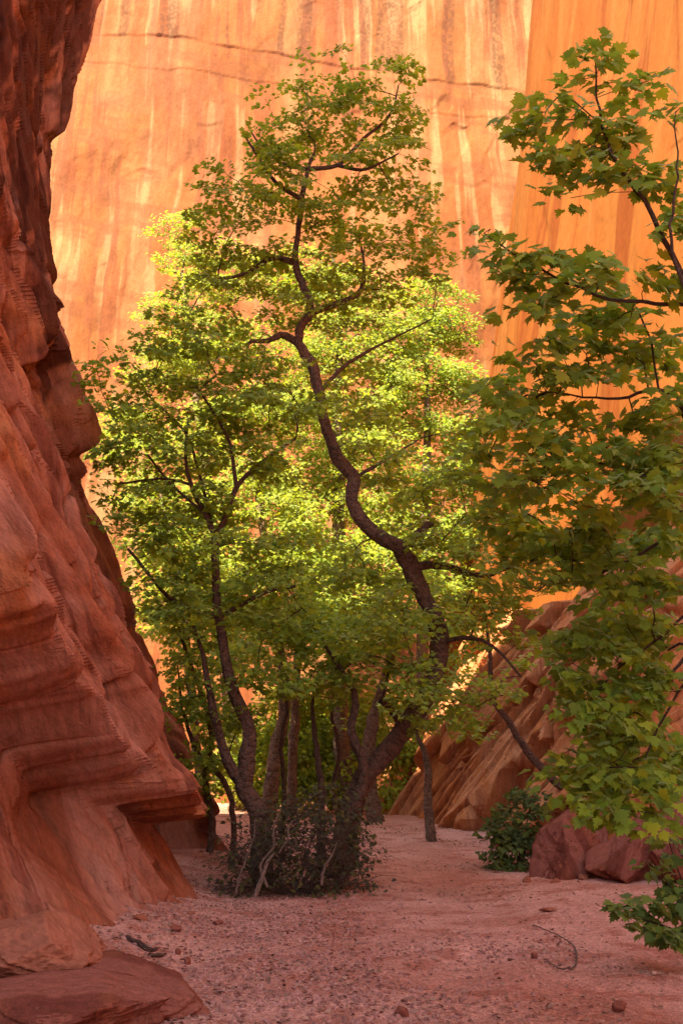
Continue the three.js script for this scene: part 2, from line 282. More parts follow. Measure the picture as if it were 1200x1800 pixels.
// ---------------------------------------------------------------- back cliff with desert varnish
const ledge = x => 41.9 - 0.178 * (x + 13) + 0.25 * n2(x * 0.35, 2, 601) + 0.08 * n2(x * 1.7, 4, 602);
{
  const varnish = tex(2048, 2048, (u, v, o) => {
    const x = u * 44 - 22, h = 10 + v * 44, up = sm(-0.15, 0.15, h - ledge(x));
    const w = 0.5 * fbm(x * 0.5, h * 0.25, 3, 611);
    o[0] = 0.6; o[1] = 0.22; o[2] = 0.07;
    mix3(o, [0.54, 0.165, 0.055], sm(-0.1, 0.35, fbm(x * 0.25, h * 0.2, 4, 621)) * 0.8);
    mix3(o, [0.66, 0.3, 0.12], sm(-0.25, 0.4, fbm(x * 0.8 + w, h * 0.08, 5, 631)) * 0.8);
    const pale = sm(0.16, 0.42, fbm(x * 2.0 + w, h * 0.09 + 2, 4, 641) + 0.2 * n2(x * 0.3, h * 0.2, 642));
    mix3(o, [0.74, 0.44, 0.2], pale * 0.7);
    mix3(o, [0.47, 0.14, 0.06], sm(0.1, 0.38, fbm(x * 2.4 + w, h * 0.12 + 7, 4, 651)) * 0.7);
    mix3(o, [0.5, 0.2, 0.1], sm(0.15, 0.45, fbm(x * 0.5 + 3, h * 0.35, 5, 655)) * 0.4);
    const dark = sm(0.12 - 0.16 * up, 0.5 - 0.2 * up, fbm(x * 1.5 + w * 0.7, h * 0.045 + 11, 5, 661) + 0.1 * fbm(x * 6, h * 3, 3, 662) - 0.06);
    mix3(o, [0.26, 0.1, 0.05], dark * (0.3 + 0.35 * up) * (0.55 + 0.45 * sm(-0.3, 0.2, n2(x * 9, h * 7, 663))));
    const bed = fbm(x * 0.3, (h + 0.18 * x) * 1.3, 5, 671);
    mix3(o, [0.5, 0.17, 0.07], sm(0.1, 0.45, bed + 0.3 * fbm(x * 0.16, h * 0.16, 3, 675)) * 0.6 * (1 - up));
    const g = 0.42 * (1 + 0.12 * n2(x * 14, h * 10, 681) + 0.2 * fbm(x * 3, h * 1.2, 4, 691));
    o[0] *= g; o[1] *= g; o[2] *= g;
  });
  const mat = new THREE.MeshPhysicalMaterial({ specularIntensity: 0.2, name: 'varnish streaked sandstone', map: varnish, roughness: 0.9 });
  const xs = ramp([-60, -17, 3], [-17, 14, 0.075], [14, 60, 3]), hs = ramp([-2, 15, 0.6], [15, 47, 0.075], [47, 62, 1]);
  const g = grid(xs.length, hs.length, (i, j, o) => {
    const x = xs[i], h = hs[j];
    let z = -45 - (h - 20) * 0.06;
    const w = 0.4 * fbm(x * 0.5, h * 0.4, 3, 701);
    z += (0.045 + 0.04 * n2(x * 0.8, 3, 703)) * sm(-0.05, 0.05, h - ledge(x)) + 0.035 * sm(-0.04, 0.04, h - ledge(x) + 2.1 + 0.3 * n2(x * 0.3, 0, 705));
    plates(x / 3 + w, h / 4.5 + w, 711, 0.5); z += PL[0] * 0.07;
    plates(x / 1.1 + w * 2, h / 2.4 + w * 2, 721, 0.6); z += (PL[0] * 0.06 - PL[3] * 0.03) * sm(-0.1, 0.3, n2(x * 0.3, h * 0.3, 725));
    z += 0.5 * fbm(x * 0.12, h * 0.1, 3, 731) + 0.045 * fbm(x * 1.3, h * 0.6, 4, 741);
    o[0] = x; o[1] = h; o[2] = z; o[3] = (x + 22) / 44; o[4] = (h - 10) / 44;
  });
  struct('cliff_back', g, mat);
}

// ---------------------------------------------------------------- right cliff, smooth orange
{
  const c = tex(1024, 1024, (u, v, o) => {
    const t = u * 26, h = v * 40, w = fbm(t * 0.4, h * 0.15, 3, 801);
    o[0] = 0.54; o[1] = 0.155; o[2] = 0.022;
    mix3(o, [0.58, 0.195, 0.035], clamp(0.45 + 1.5 * fbm(t * 1.3 + w + h * 0.06, h * 0.07, 5, 811)));
    mix3(o, [0.4, 0.09, 0.012], sm(0.1, 0.4, fbm(t * 2.2 + w - h * 0.05, h * 0.06, 5, 821)) * 0.8);
    mix3(o, [0.58, 0.235, 0.055], sm(0.15, 0.4, fbm(t * 3.5 + h * 0.2, h * 0.1, 4, 831)) * 0.55);
    const g = 0.3 * (1 + 0.1 * n2(t * 20, h * 8, 841)); o[0] *= g; o[1] *= g; o[2] *= g;
  });
  const mat = new THREE.MeshPhysicalMaterial({ specularIntensity: 0.2, name: 'smooth orange sandstone', map: scaled(c, 1 / 26, 1 / 40), roughness: 0.88, side: THREE.DoubleSide });
  const plan = new THREE.CatmullRomCurve3([V(17, 0, -47), V(8.5, 0, -38), V(6.05, 0, -34), V(5.55, 0, -32.2), V(6.2, 0, -30.2), V(8.2, 0, -26.5), V(11, 0, -21), V(16, 0, -10), V(18, 0, 2), V(18, 0, 16)], false, 'centripetal');
  const L = plan.getLength(), ts = ramp([0, 9, 0.4], [9, 28, 0.06], [28, L, 0.8]), hs = ramp([0, 12, 0.6], [12, 36, 0.08], [36, 42, 0.6]);
  const base = ts.map(t => plan.getPointAt(Math.min(1, t / L)));
  const g = grid(ts.length, hs.length, (i, j, o) => {
    const t = ts[i], h = hs[j], b = base[i];
    let r = 0.5 * fbm(t * 0.25 + h * 0.03, h * 0.06, 3, 851) + 0.1 * fbm(t * 1.2 + h * 0.12, h * 0.12, 4, 861);
    const w = fbm(t * 0.5, h * 0.2, 3, 865);
    plates((t + 0.12 * h) / 1.6 + w, h / 7 + w * 0.5, 871, 0.7, 0.4); r += PL[0] * 0.12;
    plates((t + 0.1 * h) / 0.5 + w, h / 3 + w, 875, 0.8); r += PL[0] * 0.06;
    o[0] = b.x - 0.6 + 0.17 * (h - 15) - r; o[1] = h; o[2] = b.z + 0.4 * r; o[3] = t; o[4] = h;
  });
  struct('cliff_right', g, mat);
}

// ---------------------------------------------------------------- leaves
function leafGeo(half, fold, droop) {     // half: right outline of the leaf (x, z) from base to tip, lying flat, tip along +z
  const pts = half.concat(half.slice(1, -1).reverse().map(([x, z]) => [-x, z])), c = [0, 0.38], pos = [], idx = [], uv = [];
  const put = ([x, z]) => { pos.push(x, fold * Math.abs(x) - droop * z * z, z); uv.push(x + 0.5, z); };
  put(c); pts.forEach(put);
  for (let i = 0; i < pts.length; i++) idx.push(0, 1 + i, 1 + (i + 1) % pts.length);
  const g = new THREE.BufferGeometry();
  g.setAttribute('position', new THREE.Float32BufferAttribute(pos, 3)); g.setAttribute('uv', new THREE.Float32BufferAttribute(uv, 2)); g.setIndex(idx); g.computeVertexNormals();
  return g;
}
const mapleLeaf = leafGeo([[0, 0], [0.16, 0.03], [0.38, -0.02], [0.33, 0.13], [0.6, 0.36], [0.4, 0.4], [0.46, 0.52], [0.2, 0.5], [0.3, 0.74], [0.13, 0.72], [0, 1]], 0.22, 0.16);
const mapleLeafB = leafGeo([[0, 0], [0.18, -0.02], [0.34, -0.06], [0.36, 0.12], [0.55, 0.26], [0.42, 0.4], [0.52, 0.56], [0.22, 0.52], [0.26, 0.7], [0.1, 0.76], [0, 1]], -0.12, 0.3);
const toothLeaf = leafGeo([[0, 0], [0.2, 0.12], [0.36, 0.26], [0.26, 0.4], [0.34, 0.58], [0.12, 0.66], [0, 1]], 0.2, 0.18);
const plainLeaf = leafGeo([[0, 0], [0.34, 0.25], [0.26, 0.62], [0, 1]], 0.2, 0.12);
const leafMat = (r, g, b, through) => new THREE.MeshPhysicalMaterial({ color: new THREE.Color().setRGB(r * 1.14, g * 0.95, b), roughness: 0.93, transmission: through, thickness: 0, side: THREE.DoubleSide, specularIntensity: 0.35 });
const bark = (r, g, b) => new THREE.MeshStandardMaterial({ color: new THREE.Color().setRGB(r, g, b), map: barkTex, bumpMap: barkBump, bumpScale: 0.05, roughness: 0.95 });
const barkTex = tex(256, 256, (u, v, o) => { const g = 0.75 + 0.5 * fbm(u * 14, v * 40, 4, 1001) + 0.2 * n2(u * 60, v * 60, 1002); o[0] = g; o[1] = g * 0.98; o[2] = g * 0.95; });
const barkBump = tex(256, 256, (u, v, o) => { o[0] = 0.5 + 0.6 * fbm(u * 16, v * 50, 4, 1011); }, false);
const darkBark = bark(0.13, 0.065, 0.042), greyBark = bark(0.19, 0.115, 0.075), deadWood = bark(0.34, 0.23, 0.18);

// ---------------------------------------------------------------- trees
const UP = V(0, 1, 0);
function tube(pts, rad, seg, rough = 0, seed = 0) {
  const n = pts.length, pos = new Float32Array((n * (seg + 1) + 1) * 3), uv = new Float32Array((n * (seg + 1) + 1) * 2), idx = [];
  let t = V(0, 0, 0), nrm = V(1, 0, 0), len = 0;
  for (let i = 0, k = 0; i < n; i++) {
    t.subVectors(pts[Math.min(n - 1, i + 1)], pts[Math.max(0, i - 1)]).normalize();
    if (!i) nrm.set(Math.abs(t.x) > 0.8 ? 0 : 1, 0, Math.abs(t.x) > 0.8 ? 1 : 0);
    nrm.addScaledVector(t, -nrm.dot(t)).normalize();
    const b = t.clone().cross(nrm);
    if (i) len += pts[i].distanceTo(pts[i - 1]);
    for (let j = 0; j <= seg; j++, k++) {
      const a = (j % seg) / seg * Math.PI * 2, r = rad[i] * (1 + (rough ? rough * fbm(Math.cos(a) * 1.6 + seed, Math.sin(a) * 1.6 + len * 2.2, 3, seed) : 0));
      const cx = Math.cos(a) * r, cy = Math.sin(a) * r;
      pos[k * 3] = pts[i].x + nrm.x * cx + b.x * cy; pos[k * 3 + 1] = pts[i].y + nrm.y * cx + b.y * cy; pos[k * 3 + 2] = pts[i].z + nrm.z * cx + b.z * cy;
      uv[k * 2] = j / seg; uv[k * 2 + 1] = len * 0.6;
      if (i < n - 1 && j < seg) { const q = seg + 1; idx.push(k, k + 1, k + q, k + 1, k + q + 1, k + q); }
    }
  }
  const tip = n * (seg + 1), e = pts[n - 1]; pos[tip * 3] = e.x; pos[tip * 3 + 1] = e.y; pos[tip * 3 + 2] = e.z;
  for (let j = 0; j < seg; j++) idx.push(tip - seg - 1 + j, tip - seg + j, tip);
  const g = new THREE.BufferGeometry();
  g.setAttribute('position', new THREE.BufferAttribute(pos, 3)); g.setAttribute('uv', new THREE.BufferAttribute(uv, 2)); g.setIndex(idx); g.computeVertexNormals();
  return g;
}
function smooth(pts, rads, step, wob, R) {       // dense path through hand-set points
  const c = new THREE.CatmullRomCurve3(pts, false, 'centripetal'), n = Math.max(3, Math.ceil(c.getLength() / step)), P = [], Q = [];
  for (let i = 0; i <= n; i++) { const t = i / n, p = c.getPoint(t); if (wob && i && i < n) p.add(V((R() - 0.5) * wob, (R() - 0.5) * wob, (R() - 0.5) * wob)); P.push(p); const f = t * (rads.length - 1), k = Math.min(rads.length - 2, Math.floor(f)); Q.push(lerp(rads[k], rads[k + 1], f - k)); }
  return [P, Q];
}
/* o: base, stems [{pts:[Vector3], r:[radii], name}], tips [Vector3], leaf settings */
function makeTree(name, label, category, o) {
  const R = rng(o.seed), root = thing(name, label, category, o.base, o.group), inv = o.base;
  const N = [];                                   // nodes {p, parent, r, n, hand}
  for (const st of o.stems) {
    const [P, Q] = smooth(st.pts, st.r, 0.14, st.wob ?? 0.015, R);
    let prev = -1;
    P.forEach((p, i) => { N.push({ p, parent: prev, r: Q[i], n: 0, hand: true, bare: st.bare ? st.bare > i / P.length : false }); prev = N.length - 1; });
    const big = Math.max(...Q);
    part(st.name ?? 'branch', tube(P.map(p => p.clone().sub(inv)), Q, big > 0.09 ? 14 : big > 0.03 ? 9 : 6, big > 0.05 ? 0.45 : 0.2, o.seed + N.length), st.mat ?? o.bark, root);
  }
  // twigs: each tip joins the nearest wood, nearer tips first
  const hand = N.filter(n => !n.bare), dist = o.tips.map(t => { let d = 1e9; for (const n of hand) d = Math.min(d, n.p.distanceToSquared(t)); return d; });
  const order = o.tips.map((_, i) => i).sort((a, b) => dist[a] - dist[b]), ends = [], chains = [];
  for (const i of order) {
    const t = o.tips[i]; let best = -1, bd = 1e9;
    for (let k = 0; k < N.length; k++) { const n = N[k]; if (n.bare) continue; const dx = n.p.x - t.x, dy = n.p.y - t.y, dz = n.p.z - t.z; const d = dx * dx + dy * dy + dz * dz + (n.hand ? 0 : 0.05) + Math.max(0, dy) * 0.5; if (d < bd) { bd = d; best = k; } }
    const a = N[best].p, L = a.distanceTo(t), steps = Math.max(2, Math.ceil(L / 0.22)), mid = a.clone().lerp(t, 0.5).add(V((R() - 0.5) * 0.25 * L, (0.1 + R() * 0.12) * L, (R() - 0.5) * 0.25 * L));
    const ids = [best]; let prev = best;
    for (let k = 1; k <= steps; k++) { const f = k / steps, p = a.clone().multiplyScalar((1 - f) * (1 - f)).addScaledVector(mid, 2 * f * (1 - f)).addScaledVector(t, f * f); if (k < steps) p.add(V((R() - 0.5) * 0.05, (R() - 0.5) * 0.05, (R() - 0.5) * 0.05)); N.push({ p, parent: prev, r: 0, n: 0 }); prev = N.length - 1; ids.push(prev); }
    chains.push(ids); ends.push([prev, best]);
    for (let k = prev; k >= 0 && !N[k].hand; k = N[k].parent) N[k].n++;
  }
  const r0 = o.twig ?? 0.0035, wood = [];
  for (const ids of chains) {
    const P = ids.map(k => N[k].p.clone().sub(inv)), Q = ids.map((k, i) => i ? r0 * Math.pow(N[k].n, 0.45) : 0); Q[0] = Q[1];
    wood.push(tube(P, Q, Q[0] > 0.015 ? 6 : 4));
  }
  if (wood.length) { const tw = part('twigs', mergeGeometries(wood), o.bark, root); tw.userData.kind = 'stuff'; }
  // leaves in flat sprays round each twig end
  const M = [], q = new THREE.Quaternion(), X = V(0, 0, 0), Y = V(0, 0, 0), Z = V(0, 0, 0), mat = new THREE.Matrix4(), s3 = V(1, 1, 1);
  for (const [e] of ends) {
    const tip = N[e].p, before = N[N[e].parent].p, dir = tip.clone().sub(before).setY(0); if (dir.lengthSq() < 1e-6) dir.set(1, 0, 0); dir.normalize();
    const pn = V((R() - 0.5) * 0.9, 1, (R() - 0.5) * 0.9 + (o.face ?? 0.25)).normalize();
    const k = Math.round(o.leaves * (0.6 + R() * 0.8));
    for (let i = 0; i < k; i++) {
      const a = R() * Math.PI * 2, rr = o.spread * Math.sqrt(R()), p = V(Math.cos(a) * rr, 0, Math.sin(a) * rr).addScaledVector(dir, o.spread * 0.3);
      p.addScaledVector(pn, -p.dot(pn)).add(tip); p.y += (R() - 0.5) * o.spread * 0.55;
      Y.copy(pn).add(V((R() - 0.5) * o.tumble, (R() - 0.5) * o.tumble * 0.6, (R() - 0.5) * o.tumble)).normalize();
      Z.copy(p).sub(tip).addScaledVector(dir, 0.1).add(V((R() - 0.5) * 0.25, -0.12 - R() * 0.12, (R() - 0.5) * 0.25)); Z.addScaledVector(Y, -Z.dot(Y)).normalize(); X.crossVectors(Y, Z);
      const s = o.size * (0.65 + R() * 0.6); mat.makeBasis(X, Y, Z); q.setFromRotationMatrix(mat);
      M.push({ p: p.sub(inv), q: q.clone(), s, c: R(), v: R() });
    }
  }
  // the leaves that show largest are parts of their own, the rest one crown
  const big = o.single ?? 0; let own = [];
  if (big) {
    const show = M.map((m, i) => { const w = m.p.clone().add(inv), d = -w.z, cz = d * ct + (w.y - EYE) * st, px = 600 + F * w.x / cz, py = 900 - F * ((w.y - EYE) * ct - d * st) / cz; return [px > 15 && px < 1185 && py > 15 && py < 1785 ? m.s / d : 0, i]; });
    own = show.sort((a, b) => b[0] - a[0]).slice(0, big).filter(x => x[0] > 0).map(x => x[1]);
  }
  const isOwn = new Set(own), geos = o.geos, mats = o.mats;
  own.forEach(i => { const m = M[i], l = part('leaf', geos[m.v < 0.5 ? 0 : geos.length - 1], mats[Math.floor(m.c * mats.length)], root); l.position.copy(m.p); l.quaternion.copy(m.q); l.scale.set(m.s * (0.8 + 0.35 * ((m.c * 7.3) % 1)), m.s * (0.5 + 1.2 * ((m.c * 13.7) % 1)), m.s); });
  geos.forEach((g, gi) => {
    const rest = M.filter((m, i) => !isOwn.has(i) && (geos.length === 1 || (m.v < 0.5 ? 0 : 1) === gi));
    if (!rest.length) return;
    const im = new THREE.InstancedMesh(g, o.crownMat, rest.length), col = new THREE.Color();
    rest.forEach((m, i) => { s3.set(m.s * (0.75 + 0.45 * ((m.c * 7.3) % 1)), m.s * (0.5 + 1.2 * ((m.c * 13.7) % 1)), m.s); mat.compose(m.p, m.q, s3); im.setMatrixAt(i, mat); const t = m.c; col.setRGB(0.7 + 0.75 * t * t, 0.75 + 0.55 * t, 0.7 + 0.5 * (1 - t)); im.setColorAt(i, col); });
    im.name = 'crown'; im.userData.kind = 'stuff'; root.add(shade(im));
  });
  return root;
}
// tips scattered through clumps [px, py, rx, ry, distance] of the crown, count in proportion to the clump's area
function tipsIn(blobs, density, deep, seed) {
  const R = rng(seed), out = [];
  for (const [px, py, rx, ry, d] of blobs) {
    const c = at(px, py, d), ax = rx * d / F, ay = ry * d / F, n = Math.max(1, Math.round(Math.PI * ax * ay * density));
    for (let i = 0; i < n; i++) { let x, y, z; do { x = R() * 2 - 1; y = R() * 2 - 1; z = R() * 2 - 1; } while (x * x + y * y + z * z > 1); out.push(V(c.x + x * ax, c.y + y * ay, c.z + z * deep * Math.min(1.2, 0.5 + ax))); }
  }
  return out;
}
const trace = (d, ...p) => p.map(([x, y, dd]) => at(x, y, d + (dd ?? 0)));
const px2m = (r, d) => r.map(v => v * d / F);
const onGround = (x, z) => V(x, groundY(x, z), z);

// --- the crooked tree in the middle
{
  const d = 16.8, foot = at(600, 1490, d); foot.y = groundY(foot.x, foot.z);
  const S = (name, r, ...p) => ({ name, pts: trace(d, ...p), r: px2m(r, d) });
  const trunk = { name: 'trunk', pts: [foot.clone().add(V(0, -0.12, 0)), ...trace(d, [612, 1440], [642, 1365], [690, 1305], [742, 1235], [768, 1165], [770, 1105], [742, 1045], [718, 990], [700, 963], [655, 935], [618, 885], [620, 842], [592, 802], [572, 745], [560, 690], [547, 640], [524, 603], [530, 572], [547, 548], [533, 505], [519, 462], [524, 405], [531, 345], [541, 298], [552, 270])], r: px2m([21, 20, 19, 17.5, 17, 16.5, 16, 15, 14.5, 13.5, 12.5, 11.5, 11.5, 11, 10, 9.5, 9.5, 9, 8.5, 8, 7, 6.2, 5.8, 5, 4, 3], d), wob: 0.035 };
  const stems = [trunk,
    S('branch', [13, 10, 9, 4], [650, 1352], [680, 1312], [703, 1275], [690, 1248], [668, 1232, -0.3]), S('branch', [11, 9, 7, 6], [702, 962], [735, 938], [752, 922], [768, 920]),
    S('branch', [9, 6, 4, 2], [722, 998], [770, 994], [850, 1012], [890, 1000], [950, 1008]), S('branch', [8, 6, 4, 2], [524, 603], [498, 588], [470, 599], [438, 600], [434, 632]),
    S('branch', [8, 6, 4, 2], [547, 548], [592, 534], [632, 513], [640, 470], [634, 430]), S('branch', [7, 5, 4, 2], [519, 462], [476, 453], [448, 472], [412, 487], [370, 490]),
    S('branch', [5, 4, 2.5, 1.5], [541, 298], [490, 284, 0.4], [462, 260, 0.5], [440, 230, 0.5]), S('branch', [5, 4, 3, 1.5], [541, 298], [592, 290], [636, 246], [686, 200], [700, 150]),
    S('branch', [4, 3, 1.5], [592, 290], [640, 298, -0.4], [700, 270, -0.6]), S('branch', [5, 3.5, 2], [528, 350], [482, 318], [450, 270], [430, 240]), S('branch', [5, 3, 2], [772, 1128], [830, 1122, -0.5], [870, 1140, -0.7], [915, 1190, -0.9]),
    S('branch', [5, 3, 1.5], [560, 690], [610, 640, 0.5], [680, 600, 0.8], [760, 560, 1]), S('branch', [4, 3, 1.5], [620, 842], [690, 800, 0.4], [740, 770, 0.6])];
  const tips = tipsIn([[610, 160, 90, 40, d], [690, 140, 45, 35, d], [540, 150, 45, 35, d], [500, 215, 80, 35, d], [600, 230, 120, 50, d + 0.4], [710, 215, 50, 50, d], [470, 270, 60, 35, d], [420, 310, 70, 35, d - 0.3], [560, 320, 130, 45, d], [680, 310, 80, 50, d], [380, 370, 55, 30, d], [480, 380, 110, 40, d - 0.3], [630, 390, 110, 40, d], [730, 380, 45, 40, d], [360, 430, 55, 30, d], [450, 450, 100, 40, d], [620, 460, 120, 40, d - 0.3], [760, 430, 50, 35, d], [330, 480, 40, 25, d], [430, 520, 90, 35, d], [640, 520, 90, 35, d], [540, 560, 80, 35, d], [740, 480, 50, 30, d],
    [620, 700, 60, 45, d], [660, 770, 60, 45, d], [700, 850, 70, 45, d], [780, 830, 70, 45, d - 0.5], [760, 930, 80, 45, d - 0.4], [850, 900, 90, 50, d], [870, 980, 90, 40, d - 0.5], [820, 1050, 80, 35, d], [700, 1090, 70, 45, d - 0.8], [640, 1030, 80, 50, d], [860, 1110, 70, 40, d - 0.6], [640, 1140, 70, 40, d - 0.7], [760, 1210, 70, 35, d - 1], [840, 1220, 60, 30, d - 1], [700, 1200, 60, 35, d - 0.8], [560, 1180, 60, 40, d], [600, 1000, 60, 40, d], [720, 1265, 45, 20, d - 1], [810, 1260, 40, 16, d - 1.2], [890, 760, 45, 35, d - 0.6], [905, 840, 50, 35, d - 0.6], [930, 930, 50, 35, d - 0.8], [960, 1010, 50, 30, d - 0.8], [900, 1060, 45, 30, d - 0.6], [830, 760, 50, 35, d]], 15, 1.0, 77);
  makeTree('maple_tree', 'tall crooked maple with a dark winding trunk in the middle of the canyon floor', 'tree', { base: foot, seed: 11, stems, tips, bark: darkBark, leaves: 44, spread: 0.3, size: 0.095, tumble: 1.2, single: 300, geos: [mapleLeaf, mapleLeafB], crownMat: leafMat(0.28, 0.4, 0.028, 0.62), mats: [leafMat(0.21, 0.32, 0.024, 0.62), leafMat(0.28, 0.4, 0.028, 0.62), leafMat(0.34, 0.45, 0.032, 0.62)] });
}
// --- the forked young tree on the left
{
  const d = 15.9, foot = at(465, 1475, d); foot.y = groundY(foot.x, foot.z);
  const S = (name, r, ...p) => ({ name, pts: trace(d, ...p), r: px2m(r, d) });
  const stems = [{ name: 'trunk', pts: [foot.clone().add(V(0, -0.1, 0)), ...trace(d, [452, 1425], [430, 1385], [434, 1335], [439, 1285], [410, 1215], [388, 1110], [380, 1040], [379, 945])], r: px2m([17, 15, 14, 13, 11, 10, 8.5, 8, 7], d) },
    { name: 'trunk', pts: [foot.clone().add(V(-0.05, -0.1, 0.1)), ...trace(d, [448, 1415], [405, 1345], [383, 1280], [367, 1210], [356, 1150], [340, 1100])], r: px2m([15, 12, 10, 8, 6, 4, 2], d) },
    S('branch', [6, 5, 4, 3, 2], [379, 945], [362, 905], [336, 852], [326, 790], [332, 735]), S('branch', [6, 5, 4, 2.5], [379, 945], [398, 905], [415, 858], [445, 825], [520, 770]), S('branch', [4, 3, 2], [415, 858], [404, 780], [372, 720], [345, 680]), S('branch', [3.5, 2.5, 1.5], [376, 940], [352, 840, 0.3], [325, 760, 0.5], [255, 690, 0.6]),
    S('branch', [5, 4, 2.5], [384, 1085], [335, 1072], [295, 1048], [225, 965]), S('branch', [5, 4, 2.5], [386, 1088], [420, 1065], [470, 1040], [520, 1030]), S('branch', [3, 2], [362, 905], [300, 850], [260, 800]), S('branch', [3, 2], [336, 852], [290, 842], [210, 850])];
  const tips = tipsIn([[330, 560, 70, 35, d], [280, 590, 50, 25, d], [400, 600, 80, 35, d], [250, 640, 80, 30, d], [350, 650, 100, 40, d], [460, 660, 90, 40, d], [200, 670, 50, 22, d], [220, 720, 65, 32, d], [320, 720, 100, 40, d], [430, 730, 90, 45, d], [520, 720, 60, 40, d], [190, 790, 40, 35, d], [260, 790, 80, 40, d], [350, 800, 80, 45, d], [470, 800, 80, 40, d], [220, 860, 50, 40, d], [300, 870, 80, 45, d], [400, 880, 60, 40, d], [250, 930, 60, 40, d], [330, 950, 90, 40, d], [430, 970, 80, 40, d], [500, 960, 60, 40, d - 0.4], [300, 1020, 60, 40, d], [380, 1030, 80, 35, d], [480, 1050, 80, 40, d], [330, 1090, 60, 40, d], [430, 1110, 80, 40, d], [520, 1110, 70, 40, d], [340, 1170, 40, 40, d + 0.6], [420, 1190, 50, 35, d], [490, 1190, 60, 35, d], [400, 1260, 50, 30, d + 0.6], [340, 1240, 40, 40, d + 1], [370, 1320, 40, 35, d + 1.2], [350, 1400, 30, 40, d + 1.4]], 16, 0.9, 78);
  makeTree('maple_tree', 'young two stemmed maple with a forked crown beside the left rock wall', 'tree', { base: foot, seed: 12, stems, tips, bark: darkBark, leaves: 40, spread: 0.29, size: 0.096, tumble: 1.2, single: 300, geos: [mapleLeaf, mapleLeafB], crownMat: leafMat(0.26, 0.4, 0.028, 0.6), mats: [leafMat(0.2, 0.32, 0.024, 0.6), leafMat(0.26, 0.4, 0.028, 0.6), leafMat(0.32, 0.45, 0.032, 0.6)] });
}
